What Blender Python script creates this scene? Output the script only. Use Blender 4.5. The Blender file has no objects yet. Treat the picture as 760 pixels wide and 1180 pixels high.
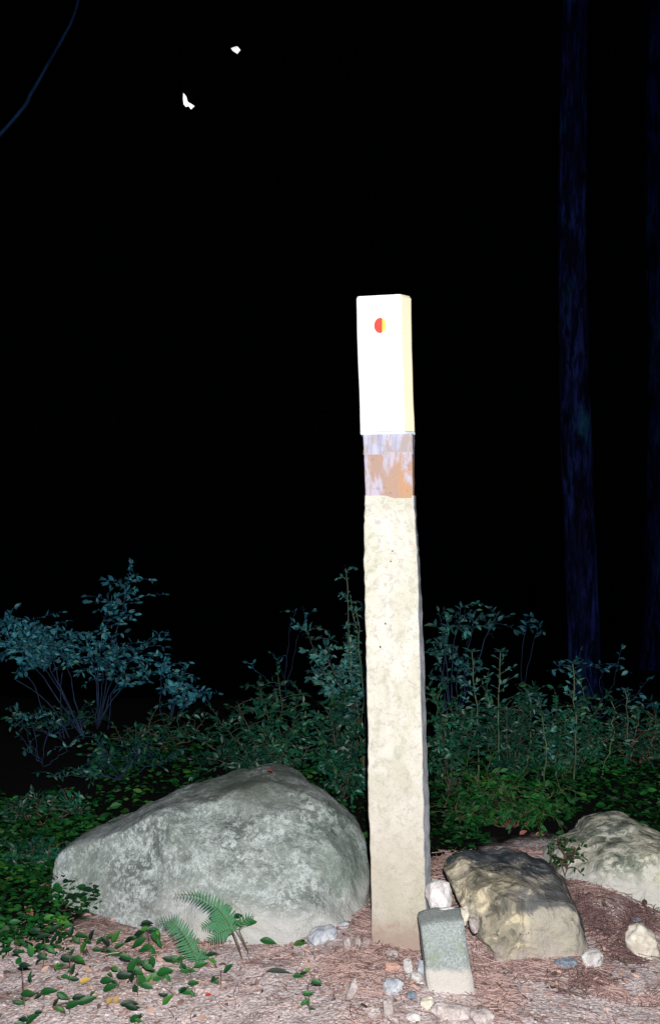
import bpy, math, random
import numpy as np
from mathutils import Vector, noise
random.seed(11); rng = np.random.default_rng(5)
S = bpy.context.scene; COL = S.collection
R = math.radians

# ------------------------------------------------------------ camera, sky, lights, exposure
CAMZ = 1.45; F = 1150.0
cam = bpy.data.cameras.new('camera'); co = bpy.data.objects.new('camera', cam); COL.objects.link(co)
co.location = (0, 0, CAMZ); co.rotation_euler = (R(90), 0, 0)
cam.sensor_fit = 'VERTICAL'; cam.sensor_height = 36; cam.lens = 36*F/1180; cam.clip_start = .05; cam.clip_end = 500
S.camera = co
w = bpy.data.worlds.new('World'); S.world = w; w.use_nodes = True
sky = w.node_tree.nodes.new('ShaderNodeTexSky'); sky.sky_type = 'NISHITA'; sky.sun_disc = False
FILL_EL, FILL_AZ = 24, 190          # unseen blue fill added behind the camera, tints the far things
sky.sun_elevation = R(FILL_EL); sky.sun_rotation = R(FILL_AZ)
bg = w.node_tree.nodes['Background']; bg.inputs[1].default_value = 0.00004
w.node_tree.links.new(sky.outputs[0], bg.inputs[0])
ml = bpy.data.lights.new('blue_fill', 'SUN'); ml.energy = .27; ml.angle = R(.5); ml.color = (.10, .32, 1.0)
mo = bpy.data.objects.new('blue_fill', ml); COL.objects.link(mo)
az = R(FILL_AZ); d = Vector((math.sin(az)*math.cos(R(FILL_EL)), math.cos(az)*math.cos(R(FILL_EL)), math.sin(R(FILL_EL))))
mo.rotation_euler = d.to_track_quat('Z', 'Y').to_euler()
# the camera's flash, which lit the photograph: a small lamp beside the lens
fl = bpy.data.lights.new('camera_flash', 'SPOT'); fl.energy = 800; fl.spot_size = R(124); fl.spot_blend = .8
fl.shadow_soft_size = .018; fl.color = (1.0, .97, .935)
fo = bpy.data.objects.new('camera_flash', fl); COL.objects.link(fo); fo.location = (.04, .02, CAMZ+.11)
fo.rotation_euler = (R(68), 0, R(-1))
S.view_settings.view_transform = 'Standard'; S.view_settings.look = 'None'
S.view_settings.exposure = 0; S.view_settings.gamma = 1
S.cycles.max_bounces = 4; S.cycles.transparent_max_bounces = 4

# ------------------------------------------------------------ helpers
def ss(a, b, x):
    t = min(1, max(0, (x-a)/(b-a))); return t*t*(3-2*t)
def P(px, py, Y):                      # point at distance Y
    return Vector(((px-380)/F*Y, Y, CAMZ-(py-590)/F*Y))
def H(x, y):                           # height of the ground
    z = .17*ss(3.75, 5.1, y) - 1.7*ss(6.4, 13, y)
    z += .085*math.exp(-(((x-.98)/.17)**2+((y-3.62)/.22)**2))
    z += .05*math.exp(-(((x-.75)/.16)**2+((y-3.95)/.25)**2))
    z += .035*math.exp(-(((x-.45)/.10)**2+((y-3.42)/.14)**2))
    z += .03*math.exp(-(((x-.03)/.12)**2+((y-3.45)/.18)**2))
    z -= .024*math.exp(-(((x-.20)/.13)**2+((y-3.27)/.07)**2)) + .018*math.exp(-(((x-.30)/.05)**2+((y-3.24)/.05)**2))
    if y < 9 and abs(x) < 5:
        z += .022*(noise.noise(Vector((x*2.3, y*2.3, 3)))) + .009*noise.noise(Vector((x*9, y*9, 1))) + .0035*noise.noise(Vector((x*30, y*30, 2)))
    return z
def G(px, py):                         # where the ray of a pixel meets the ground
    Y = CAMZ*F/max(40, (py-590))
    for _ in range(6):
        x = (px-380)/F*Y; Y = (CAMZ-H(x, Y))*F/max(40, (py-590))
    x = (px-380)/F*Y
    return Vector((x, Y, H(x, Y)))
def tag(o, label=None, cat=None, group=None, kind=None):
    if label: o['label'] = label
    if cat: o['category'] = cat
    if group: o['group'] = group
    if kind: o['kind'] = kind
    return o
def empty(name, loc, *a, **k):
    o = bpy.data.objects.new(name, None); COL.objects.link(o); o.location = loc; o.empty_display_size = .05
    o['_w'] = tuple(loc); return tag(o, *a, **k)
def wl(o): return Vector(o['_w'])
def mesh_obj(name, verts, faces, mat, parent=None, loc=None, smooth=True):
    """verts in world coordinates; linked as one mesh at loc (or at its parent's base)"""
    base = Vector(loc) if loc is not None else (wl(parent) if parent else Vector((0, 0, 0)))
    v = np.asarray(verts, dtype=float).reshape(-1, 3) - np.array(base)
    m = bpy.data.meshes.new(name); m.from_pydata(v.tolist(), [], [tuple(f) for f in faces])
    if smooth: m.polygons.foreach_set('use_smooth', [True]*len(m.polygons))
    m.update()
    if mat: m.materials.append(mat)
    o = bpy.data.objects.new(name, m); COL.objects.link(o); o['_w'] = tuple(base)
    if parent:
        o.parent = parent; o.location = base - wl(parent)
    else: o.location = base
    return o
class MB:
    def __init__(s): s.v = []; s.f = []
    def tube(s, pts, r0, r1=None, n=6, wob=0):
        r1 = r0 if r1 is None else r1; pts = [Vector(p) for p in pts]; k = len(pts); b = len(s.v)
        for i, p in enumerate(pts):
            t = (pts[min(i+1, k-1)]-pts[max(i-1, 0)]).normalized()
            a = t.orthogonal().normalized() if i == 0 else (a - t*a.dot(t)).normalized()
            c = t.cross(a); r = r0+(r1-r0)*i/max(1, k-1)
            for j in range(n):
                q = 2*math.pi*j/n; rr = r*(1+wob*random.uniform(-1, 1))
                s.v.append(p+a*math.cos(q)*rr+c*math.sin(q)*rr)
        for i in range(k-1):
            for j in range(n):
                s.f.append((b+i*n+j, b+i*n+(j+1) % n, b+(i+1)*n+(j+1) % n, b+(i+1)*n+j))
        s.f.append(tuple(b+j for j in range(n))[::-1]); s.f.append(tuple(b+(k-1)*n+j for j in range(n)))
    def leaf(s, p, u, nrm, L, W=.5, fold=.18, droop=.15):
        """small folded leaf from its foot p along u"""
        u = Vector(u).normalized(); v = Vector(nrm).cross(u)
        if v.length < 1e-4: v = u.orthogonal()
        v.normalize(); nn = u.cross(v); b = len(s.v); p = Vector(p)
        for t, ww in ((.0, 0), (.28, .42), (.62, .46), (1, 0)):
            c = p+u*L*t-nn*droop*L*t*t
            if ww == 0: s.v.append(c)
            else:
                s.v.append(c+v*ww*W*L+nn*fold*ww*W*L*2*.6); s.v.append(c); s.v.append(c-v*ww*W*L+nn*fold*ww*W*L*2*.6)
        s.f += [(b, b+2, b+1), (b, b+3, b+2), (b+1, b+2, b+5, b+4), (b+2, b+3, b+6, b+5), (b+4, b+5, b+7), (b+5, b+6, b+7)]
    def build(s, name, mat, parent=None, loc=None, smooth=True):
        return mesh_obj(name, [tuple(q) for q in s.v], s.f, mat, parent, loc, smooth)
def bez(a, b, c, n=8):
    a, b, c = Vector(a), Vector(b), Vector(c)
    return [a*(1-t)**2+b*2*t*(1-t)+c*t*t for t in [i/(n-1) for i in range(n)]]

# ------------------------------------------------------------ materials
class NT:
    def __init__(s, name, rough=.8, spec=.3):
        s.m = bpy.data.materials.new(name); s.m.use_nodes = True; s.t = s.m.node_tree
        s.b = s.t.nodes['Principled BSDF']; s.b.inputs['Roughness'].default_value = rough
        s.b.inputs['Specular IOR Level'].default_value = spec
        s.tc = s.t.nodes.new('ShaderNodeTexCoord'); s.co = s.tc.outputs['Object']; s.xyz = None
    def n(s, typ, **k):
        q = s.t.nodes.new(typ)
        for a, b in k.items(): setattr(q, a, b)
        return q
    def L(s, a, b): s.t.links.new(a, b)
    def geo(s): s.co = s.n('ShaderNodeNewGeometry').outputs['Position']; return s
    def map(s, sc):
        q = s.n('ShaderNodeMapping'); q.inputs['Scale'].default_value = sc; s.L(s.co, q.inputs[0]); return q.outputs[0]
    def noise(s, scale, detail=6, rough=.6, dist=0, co=None, off=0):
        q = s.n('ShaderNodeTexNoise'); q.inputs['Scale'].default_value = scale; q.inputs['Detail'].default_value = detail
        q.inputs['Roughness'].default_value = rough; q.inputs['Distortion'].default_value = dist
        c = co or s.co
        if off:
            a = s.n('ShaderNodeVectorMath', operation='ADD'); s.L(c, a.inputs[0]); a.inputs[1].default_value = (off, off*.7, off*1.3); c = a.outputs[0]
        s.L(c, q.inputs['Vector']); return q.outputs[0]
    def voro(s, scale, feature='F1', out=0, co=None):
        q = s.n('ShaderNodeTexVoronoi', feature=feature); q.inputs['Scale'].default_value = scale; s.L(co or s.co, q.inputs['Vector']); return q.outputs[out]
    def ramp(s, src, a, b, c0=0., c1=1.):
        q = s.n('ShaderNodeMapRange', interpolation_type='SMOOTHSTEP'); s.L(src, q.inputs[0])
        for i, v in enumerate((a, b, c0, c1)): q.inputs[i+1].default_value = v
        return q.outputs[0]
    def math(s, op, a, b):
        q = s.n('ShaderNodeMath', operation=op)
        for i, v in enumerate((a, b)):
            if isinstance(v, (int, float)): q.inputs[i].default_value = v
            else: s.L(v, q.inputs[i])
        return q.outputs[0]
    def comp(s, i):
        if not s.xyz: s.xyz = s.n('ShaderNodeSeparateXYZ'); s.L(s.co, s.xyz.inputs[0])
        return s.xyz.outputs[i]
    def mix(s, f, a, b):
        q = s.n('ShaderNodeMix', data_type='RGBA')
        if isinstance(f, (int, float)): q.inputs[0].default_value = f
        else: s.L(f, q.inputs[0])
        for i, v in ((6, a), (7, b)):
            if isinstance(v, tuple): q.inputs[i].default_value = (*v, 1)
            else: s.L(v, q.inputs[i])
        return q.outputs[2]
    def color(s, c):
        if isinstance(c, tuple): s.b.inputs['Base Color'].default_value = (*c, 1)
        else: s.L(c, s.b.inputs['Base Color'])
    def bump(s, h, strength=.5, dist=.01):
        q = s.n('ShaderNodeBump'); q.inputs['Strength'].default_value = strength; q.inputs['Distance'].default_value = dist
        s.L(h, q.inputs['Height']); s.L(q.outputs[0], s.b.inputs['Normal']); return s.m

def leaf_mat(name, c, var=.5, rough=.5, trans=.0, spec=.22):
    m = NT(name, rough, spec).geo()
    a = m.noise(9, 3); isl = m.n('ShaderNodeNewGeometry').outputs['Random Per Island']
    dark = tuple(x*(1-var) for x in c); lite = tuple(min(1, x*(1+var)) for x in c)
    col = m.mix(isl, dark, lite)
    col = m.mix(m.ramp(isl, .90, .97), col, (c[0]*2.6+.02, c[1]*1.4+.02, c[2]*.9))
    col = m.mix(m.ramp(m.noise(3.2, 2, .5, 0, None, 5), .60, .42, 0, .62), col, (c[0]*.25, c[1]*.3, c[2]*.35))
    col = m.mix(m.ramp(a, .4, .75, 0, .35), col, (c[0]*.6, c[1]*.7, c[2]*.8)); m.color(col)
    return m.bump(m.noise(160, 2), .25, .002)
M = {}
M['leaf_near'] = leaf_mat('seedling_leaf', (.013, .092, .018), .7, .5, .0, .25)
M['leaf_bright'] = leaf_mat('fresh_leaf', (.045, .17, .02), .2)
M['leaf_dark'] = leaf_mat('dark_leaf', (.006, .034, .014), .3)
M['leaf_shade'] = leaf_mat('grey_green_dead_leaf', (.035, .05, .04), .2, .8)
M['leaf_yellow'] = leaf_mat('yellow_fallen_leaf', (.55, .36, .08), .2, .7)
M['leaf_red'] = leaf_mat('red_fallen_leaf', (.50, .045, .03), .2, .7)
M['leaf_brown'] = leaf_mat('brown_fallen_leaf', (.30, .12, .085), .3, .8)
M['leaf_green'] = leaf_mat('bush_leaf', (.007, .066, .036), .9, .42, .0, .28)
M['leaf_teal'] = leaf_mat('bluish_bush_leaf', (.035, .14, .125), .75, .42)
M['leaf_blue'] = leaf_mat('glaucous_bush_leaf', (.030, .165, .20), .85, .42)
M['leaf_cover'] = leaf_mat('ground_cover_leaf', (.007, .070, .012), .9, .55)
M['fern'] = leaf_mat('fern_green', (.045, .16, .070), .4, .6)
def bark(name, c0, c1, scale=30):
    m = NT(name, .9, .1).geo(); co = m.map((1, 1, .22)); a = m.noise(scale, 6, .65, .3, co)
    m.color(m.mix(m.ramp(a, .35, .65), c0, c1)); return m.bump(a, .7, .01)
M['stem_blue'] = bark('shrub_bark', (.012, .022, .045), (.03, .05, .10), 40)
M['stem'] = bark('twig_bark', (.03, .032, .022), (.085, .08, .06), 60)
M['stem_dark'] = bark('seedling_stem', (.08, .05, .035), (.16, .10, .07), 60)
M['stem_green'] = bark('sapling_stem', (.035, .065, .035), (.11, .15, .09), 60)

def tree_bark(nm='dark_furrowed_bark', k=.85):  # blue cast of the dark distance put into the bark colours
    m = NT(nm, .95, .05).geo(); co = m.map((1, 1, .16))
    a = m.noise(13, 8, .7, .5, co); b = m.noise(.9, 3, .6, 0, None, 4); c = m.noise(3.2, 4, .6, 0, m.map((1, 1, .35)), 8)
    col = m.mix(m.ramp(a, .44, .58), (.006*k, .008*k, .028*k), (.05*k, .07*k, .26*k))
    col = m.mix(m.math('MULTIPLY', m.ramp(b, .42, .62), m.ramp(c, .50, .66)), col, (.04*k, .19*k, .27*k))
    col = m.mix(m.ramp(c, .55, .40, 0, .7), col, (.008, .008, .014))
    m.color(col); return m.bump(a, 1, .09)
M['tree'] = tree_bark()

def ground_mat():
    m = NT('sandy_path_soil', .95, .1).geo()
    n1 = m.noise(5, 6, .6, .3); n2 = m.noise(26, 5, .65, .2, None, 3); n3 = m.noise(110, 3, .6, 0, None, 7)
    x, y = m.comp(0), m.comp(1)
    pale = m.mix(m.ramp(n3, .35, .68), (.44, .355, .355), (.80, .72, .72))
    brown = m.mix(m.ramp(n3, .3, .7), (.12, .07, .065), (.44, .30, .275))
    # litter toward the left and toward the foot of the post and rocks
    f = m.math('ADD', m.ramp(y, 3.0, 3.5, -.12, .15), m.math('ADD', m.ramp(x, -.2, -.9, 0, .06), m.math('ADD', m.math('MULTIPLY', n1, .9), m.math('MULTIPLY', n2, .75))))
    col = m.mix(m.ramp(f, .90, 1.12), pale, brown)
    col = m.mix(m.math('MULTIPLY', m.ramp(m.noise(17, 4, .7, 1, None, 5), .60, .68), .55), col, (.70, .64, .60))
    col = m.mix(m.math('MULTIPLY', m.ramp(m.noise(9, 6, .72, 1.2, None, 23), .50, .60), .6), col, (.27, .185, .17))
    col = m.mix(m.math('MULTIPLY', m.ramp(m.noise(48, 4, .7, .5, None, 29), .58, .64), .6), col, (.10, .07, .065))
    soil = m.mix(n2, (.0008, .0010, .0015), (.005, .0045, .0045))  # forest soil, its colour taken near black where the flash fades
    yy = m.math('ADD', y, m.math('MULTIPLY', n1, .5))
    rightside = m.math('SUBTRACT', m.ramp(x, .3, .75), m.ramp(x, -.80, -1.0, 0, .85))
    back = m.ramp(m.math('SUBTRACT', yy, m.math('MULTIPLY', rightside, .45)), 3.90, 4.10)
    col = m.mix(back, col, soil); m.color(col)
    h = m.math('ADD', m.math('MULTIPLY', n2, .7), m.math('ADD', n3, m.math('MULTIPLY', m.voro(60), .5)))
    return m.bump(h, .6, .010)
M['ground'] = ground_mat()

def big_rock_mat():
    m = NT('lichen_covered_granite', .9, .2); z = m.comp(2); x = m.comp(0)
    a = m.noise(3.2, 5, .6, .4); b = m.noise(19, 8, .76, .4, None, 2); c = m.noise(48, 6, .75, .2, None, 5); g = m.noise(150, 3, .6, 0, None, 9)
    base = m.mix(m.ramp(a, .35, .65), (.23, .27, .245), (.36, .40, .37))
    base = m.mix(m.ramp(c, .35, .7, 0, .6), base, (.17, .205, .19))
    st = m.noise(11, 6, .7, .4, m.map((.62, 1, 1.25)), 21); st2 = m.noise(3.0, 3, .5, .3, None, 17)
    base = m.mix(m.math('MULTIPLY', m.ramp(st, .55, .47), m.ramp(st2, .38, .60, .0, .85)), base, (.075, .098, .085))  # grey green lichen mats
    spot = m.math('MULTIPLY', m.ramp(b, .45, .56), m.ramp(c, .40, .56))
    base = m.mix(spot, base, (.56, .63, .62))                                   # pale lichen crusts
    pt = m.noise(52, 5, .7, 0, None, 25); base = m.mix(m.math('MULTIPLY', m.ramp(pt, .54, .60), .85), base, (.50, .56, .55))
    hi = m.math('ADD', z, m.math('MULTIPLY', a, .25))
    top = m.math('MULTIPLY', m.ramp(hi, .42, .55), m.ramp(m.noise(6, 7, .72, .4, None, 33), .60, .50)); base = m.mix(m.math('MULTIPLY', top, .95), base, m.mix(c, (.05, .07, .055), (.15, .18, .145)))  # dark green moss film on the crown
    gr = m.math('MULTIPLY', m.ramp(m.noise(2.2, 3, .5, 0, None, 14), .50, .62), .5); base = m.mix(gr, base, (.13, .20, .15))
    base = m.mix(m.ramp(g, .56, .66, 0, .7), base, (.07, .08, .075))
    lo = m.ramp(m.math('ADD', z, m.math('ADD', m.math('MULTIPLY', a, .28), m.math('MULTIPLY', b, .08))),   .36, .22)
    base = m.mix(m.math('MULTIPLY', m.math('MULTIPLY', lo, .9), m.ramp(x, -.30, .05, .15, 1)), base, m.mix(b, (.44, .445, .42), (.57, .56, .53)))   # trail dust splashed on the foot
    base = m.mix(m.ramp(g, .35, .65, 0, .45), base, m.mix(.5, base, (.36, .38, .37)))
    m.color(base); h = m.math('ADD', m.math('MULTIPLY', b, .8), m.math('ADD', m.math('MULTIPLY', c, .6), m.math('MULTIPLY', g, .3)))
    return m.bump(h, .75, .014)
M['big_rock'] = big_rock_mat()

def mid_rock_mat():
    m = NT('ochre_rock_shaded_top', .85, .3); z = m.comp(2); x = m.comp(0); y = m.comp(1)
    a = m.noise(5, 5, .6, .6); b = m.noise(17, 6, .65, .6, None, 3); c = m.noise(70, 4, .6, 0, None, 6)
    base = m.mix(m.ramp(a, .38, .64), (.25, .225, .165), (.45, .40, .31))
    base = m.mix(m.ramp(b, .50, .62, 0, .85), base, (.64, .56, .38))
    base = m.mix(m.math('MULTIPLY', m.ramp(b, .47, .37), .7), base, (.05, .055, .045))
    tan = m.mix(c, (.27, .25, .205), (.43, .41, .345)); base = m.mix(m.math('MULTIPLY', m.ramp(m.math('ADD', x, m.math('MULTIPLY', a, .1)), .02, .12), m.ramp(z, .30, .22, 0, .85)), base, tan)
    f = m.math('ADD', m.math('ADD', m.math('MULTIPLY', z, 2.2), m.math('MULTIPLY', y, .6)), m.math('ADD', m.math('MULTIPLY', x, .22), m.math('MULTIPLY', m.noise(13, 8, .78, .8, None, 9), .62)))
    base = m.mix(m.math('MULTIPLY', m.ramp(m.noise(24, 5, .8, .5, None, 12), .60, .66), .8), base, (.06, .07, .08))
    base = m.mix(m.ramp(f, .70, .80), base, m.mix(m.ramp(b, .4, .65), (.022, .032, .042), (.095, .10, .105)))  # darkness of the top under grazing light put into the rock colour
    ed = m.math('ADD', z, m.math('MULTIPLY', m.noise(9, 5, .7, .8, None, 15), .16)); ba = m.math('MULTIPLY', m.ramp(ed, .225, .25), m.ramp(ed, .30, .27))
    base = m.mix(m.math('MULTIPLY', ba, m.ramp(x, -.10, .02, 0, .8)), base, (.045, .055, .07))  # crease shade painted as a dark band below the top
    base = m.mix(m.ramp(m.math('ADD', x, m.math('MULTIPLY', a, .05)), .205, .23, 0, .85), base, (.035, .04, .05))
    lo = m.ramp(m.math('ADD', z, m.math('MULTIPLY', b, .16)), .16, .07); base = m.mix(m.math('MULTIPLY', lo, .85), base, (.47, .41, .36))
    m.color(base); return m.bump(m.math('ADD', m.math('ADD', a, b), m.math('MULTIPLY', c, .25)), .8, .016)
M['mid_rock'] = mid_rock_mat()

def right_rock_mat():
    m = NT('dusty_green_grey_rock', .9, .2); z = m.comp(2)
    a = m.noise(6, 5, .6, .5); b = m.noise(22, 6, .7, .3, None, 3); c = m.noise(90, 3, .6, 0, None, 6)
    base = m.mix(m.ramp(a, .38, .62), (.20, .225, .175), (.54, .52, .38))
    base = m.mix(m.ramp(b, .49, .56, 0, .9), base, (.60, .59, .50)); base = m.mix(m.ramp(b, .46, .38, 0, .85), base, (.07, .09, .09))
    lo = m.ramp(m.math('ADD', z, m.math('MULTIPLY', a, .12)), .19, .13); base = m.mix(m.math('MULTIPLY', lo, .93), base, m.mix(b, (.46, .46, .42), (.58, .57, .52)))
    m.color(base); return m.bump(m.math('ADD', m.math('ADD', a, b), m.math('MULTIPLY', c, .3)), .7, .014)
M['right_rock'] = right_rock_mat()

def block_mat():
    m = NT('grey_granite_block', .85, .25); z = m.comp(2)
    a = m.noise(18, 5, .65); g = m.noise(170, 3, .7, 0, None, 4); sp = m.noise(90, 2, .5, 0, None, 8)
    base = m.mix(m.ramp(g, .35, .65), (.19, .225, .225), (.33, .365, .355)); base = m.mix(m.ramp(sp, .6, .7, 0, .6), base, (.42, .45, .45))
    base = m.mix(m.math('MULTIPLY', m.ramp(a, .45, .62), m.ramp(z, .19, .12, 0, .6)), base, (.22, .26, .17))
    lo = m.ramp(m.math('ADD', z, m.math('MULTIPLY', a, .05)), .104, .080); base = m.mix(lo, base, m.mix(g, (.42, .40, .37), (.58, .55, .51)))
    m.color(base); return m.bump(m.math('ADD', g, a), .6, .006)
M['block'] = block_mat()
def stone_mat(name, c0, c1, scale=30):
    m = NT(name, .8, .3); a = m.noise(scale, 5, .65, .4); g = m.noise(scale*5, 3, .6, 0, None, 4)
    m.color(m.mix(m.ramp(m.math('ADD', m.math('MULTIPLY', a, .7), m.math('MULTIPLY', g, .3)), .38, .62), c0, c1)); return m.bump(m.math('ADD', a, g), .5, .005)
M['white_stone'] = stone_mat('white_quartz', (.42, .40, .39), (.70, .68, .67))
M['pale_stone'] = stone_mat('pale_pebble', (.30, .26, .25), (.54, .48, .46))
M['cool_stone'] = stone_mat('bluish_pebble', (.28, .31, .36), (.56, .57, .58))
M['cream_stone'] = stone_mat('cream_stone', (.46, .41, .33), (.70, .66, .58), 18)
M['pink_stone'] = stone_mat('pink_brick_stone', (.42, .23, .18), (.60, .42, .34))
M['blue_stone'] = stone_mat('blue_grey_stone', (.11, .15, .21), (.28, .32, .36))
def pebble_mat():
    m = NT('path_gravel', .85, .25).geo(); isl = m.n('ShaderNodeNewGeometry').outputs['Random Per Island']
    col = m.mix(m.ramp(isl, 0, .6), (.20, .14, .13), (.52, .43, .41)); col = m.mix(m.ramp(isl, .7, 1), col, (.68, .62, .60))
    m.color(m.mix(m.ramp(m.noise(200, 3), .3, .7, 0, .4), col, (.25, .2, .19))); return m.bump(m.noise(160, 3), .4, .003)
M['pebble'] = pebble_mat()
def needle_mat(name, c0, c1):
    m = NT(name, .7, .3).geo(); isl = m.n('ShaderNodeNewGeometry').outputs['Random Per Island']; m.color(m.mix(isl, c0, c1)); return m.m
M['needle'] = needle_mat('red_pine_needles', (.11, .055, .048), (.62, .44, .40))
M['needle_dark'] = needle_mat('old_pine_needles', (.05, .026, .028), (.26, .16, .15))

def shaft_mat():
    m = NT('flaking_cream_paint', .85, .25); z = m.comp(2); x = m.comp(0)
    co = m.map((1, 1, .6)); a = m.noise(8, 5, .6, .8, co); b = m.noise(32, 6, .72, .8, None, 3); c = m.noise(120, 4, .65, 0, None, 6); d2 = m.noise(5, 3, .5, 0, m.map((1, 1, .35)), 11)
    base = m.mix(m.ramp(a, .35, .65), (.475, .465, .385), (.575, .57, .515))
    base = m.mix(m.math('MULTIPLY', m.ramp(b, .50, .62), .55), base, (.34, .325, .28))
    base = m.mix(m.math('MULTIPLY', m.ramp(d2, .50, .64), m.ramp(b, .4, .6, .15, .6)), base, (.35, .38, .24))
    base = m.mix(m.math('MULTIPLY', m.ramp(m.noise(7, 4, .6, .5, None, 19), .60, .70), .45), base, (.38, .30, .26))
    low = m.ramp(z, .75, .15); base = m.mix(m.math('MULTIPLY', low, .45), base, m.mix(b, (.36, .295, .23), (.52, .46, .385)))
    base = m.mix(m.ramp(m.math('ADD', z, m.math('MULTIPLY', b, .22)), .26, .13, 0, .75), base, (.30, .20, .16))
    base = m.mix(m.math('MULTIPLY', m.ramp(m.noise(55, 6, .8, .6, None, 41), .55, .64), .6), base, (.33, .31, .25))
    base = m.mix(m.ramp(c, .62, .72, 0, .5), base, (.32, .28, .22))
    cr = m.n('ShaderNodeTexVoronoi', feature='DISTANCE_TO_EDGE'); cr.inputs['Scale'].default_value = 16
    w2 = m.n('ShaderNodeVectorMath', operation='ADD'); m.L(m.co, w2.inputs[0]); nn = m.n('ShaderNodeTexNoise'); nn.inputs['Scale'].default_value = 14; m.L(m.co, nn.inputs['Vector'])
    sc = m.n('ShaderNodeVectorMath', operation='SCALE'); m.L(nn.outputs['Color'], sc.inputs[0]); sc.inputs['Scale'].default_value = .09; m.L(sc.outputs[0], w2.inputs[1]); m.L(w2.outputs[0], cr.inputs['Vector'])
    crk = m.math('MULTIPLY', m.ramp(cr.outputs[0], .02, .0), m.ramp(m.noise(9, 3, .5, 0, None, 31), .56, .64, 0, .28))
    base = m.mix(crk, base, (.30, .27, .22))
    m.color(base); h = m.math('ADD', m.math('ADD', m.math('MULTIPLY', b, .9), m.math('MULTIPLY', c, .35)), m.math('MULTIPLY', crk, -.8))
    return m.bump(h, .55, .008)
M['shaft'] = shaft_mat()
M['side'] = stone_mat('grey_blue_side_face', (.34, .38, .43), (.58, .62, .68), 22)  # bluish grey tone given to the post's right side
def paint(name, c0, c1):
    m = NT(name, .6, .35); a = m.noise(14, 5, .6, .3, m.map((1, 1, .25))); m.color(m.mix(a, c0, c1)); return m.bump(m.noise(60, 4, .6), .2, .004)
M['white'] = paint('white_paint', (.80, .79, .765), (.86, .855, .84))
M['cream'] = paint('yellowed_paint_edge', (.84, .74, .50), (.88, .82, .64))
M['band_grey'] = None
def wood(name, c0, c1, c2, sc=26):
    m = NT(name, .85, .2); co = m.map((1, 1, .09)); a = m.noise(sc, 7, .72, .5, co); b = m.noise(sc*.9, 4, .6, 0, m.map((1, 1, .3)), 7); c = m.noise(60, 4, .6, 0, None, 3)
    col = m.mix(m.ramp(a, .36, .60), c0, c1); col = m.mix(m.ramp(b, .50, .62), col, c2); col = m.mix(m.ramp(c, .6, .7, 0, .5), col, (.2, .17, .16))
    m.color(col); return m.bump(a, .6, .006)
M['band_grey'] = wood('greyed_bare_wood', (.22, .22, .31), (.42, .42, .52), (.33, .28, .27))
M['band_wood'] = wood('orange_bare_wood', (.42, .245, .14), (.34, .24, .20), (.40, .38, .46))
M['lip'] = paint('bluish_paint_lip', (.50, .58, .66), (.68, .72, .76))
M['red'] = paint('red_blaze_paint', (.62, .035, .02), (.70, .06, .03))
M['yellow'] = paint('yellow_blaze_paint', (.85, .50, .03), (.9, .62, .06))
M['iron'] = paint('rusty_nail', (.03, .02, .02), (.06, .04, .03))
M['gap_plate'] = paint('white_gap_plate', (.84, .83, .80), (.88, .87, .85))
M['hanger'] = NT('added_dark_thread', 1, 0).m; M['hanger'].node_tree.nodes['Principled BSDF'].inputs['Base Color'].default_value = (.004, .004, .005, 1)

# ------------------------------------------------------------ ground
xs = np.concatenate([[-120, -60, -30, -15, -8, -5, -3.5], np.arange(-2.4, 2.4, .02), [3.5, 5, 8, 15, 30, 60, 120]])
ys = np.concatenate([[-60, -20, -6, -1, 1, 2, 2.3], np.arange(2.5, 4.6, .015), np.arange(4.6, 9, .12), [10, 12, 15, 20, 30, 50, 90, 150]])
vv = [(x, y, H(x, y)) for y in ys for x in xs]; nx = len(xs)
ff = [(j*nx+i, j*nx+i+1, (j+1)*nx+i+1, (j+1)*nx+i) for j in range(len(ys)-1) for i in range(nx-1)]
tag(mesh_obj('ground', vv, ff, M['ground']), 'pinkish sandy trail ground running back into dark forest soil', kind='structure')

# ------------------------------------------------------------ post
# rows: py, left, front-right edge, right silhouette
def rows_mesh(rows, yf=(3.32, 3.285), yb=(3.45, 3.48), jit=0, sub=1, cap=True, ch=.075):
    rr = []
    for i in range(len(rows)-1):
        n = sub
        for k in range(n):
            t = k/n; rr.append([a+(b-a)*t for a, b in zip(rows[i], rows[i+1])])
    rr.append(rows[-1]); v = []; f = []; nseg = 12
    for r in rr:
        py, l, e, s = r; jj = [random.uniform(-jit, jit) for _ in range(3)]
        z = CAMZ-(py-590)/F*3.3
        a = ((l+jj[0]-380)/F*yf[0], yf[0]); b = ((e+jj[1]-380)/F*yf[1], yf[1]); yc = yf[1]+ch; c = ((s+jj[2]-380)/F*yc, yc); c2 = (c[0]-.004, yb[0]); d_ = ((l+4-380)/F*yb[1], yb[1])
        q = [a, b, c, c2, d_]; bev = .005
        for i in range(5):
            p0, p1, p2 = Vector(q[i-1]), Vector(q[i]), Vector(q[(i+1) % 5])
            u = (p0-p1).normalized(); w_ = (p2-p1).normalized()
            v += [(*(p1+u*bev), z), (*(p1+(u+w_)*bev*.32), z), (*(p1+w_*bev), z)]
    n = 15; K = len(rr)
    for k in range(K-1):
        for j in range(n): f.append((k*n+j, (k+1)*n+j, (k+1)*n+(j+1) % n, k*n+(j+1) % n))
    f.append(tuple(range(n))); f.append(tuple(range((K-1)*n, K*n))[::-1])
    return v, f
pb = G(460, 1095)
post = empty('trail_post', (pb.x, 3.38, 0), 'tall cream painted square post with white top block and red and yellow dot', 'post')
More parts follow.
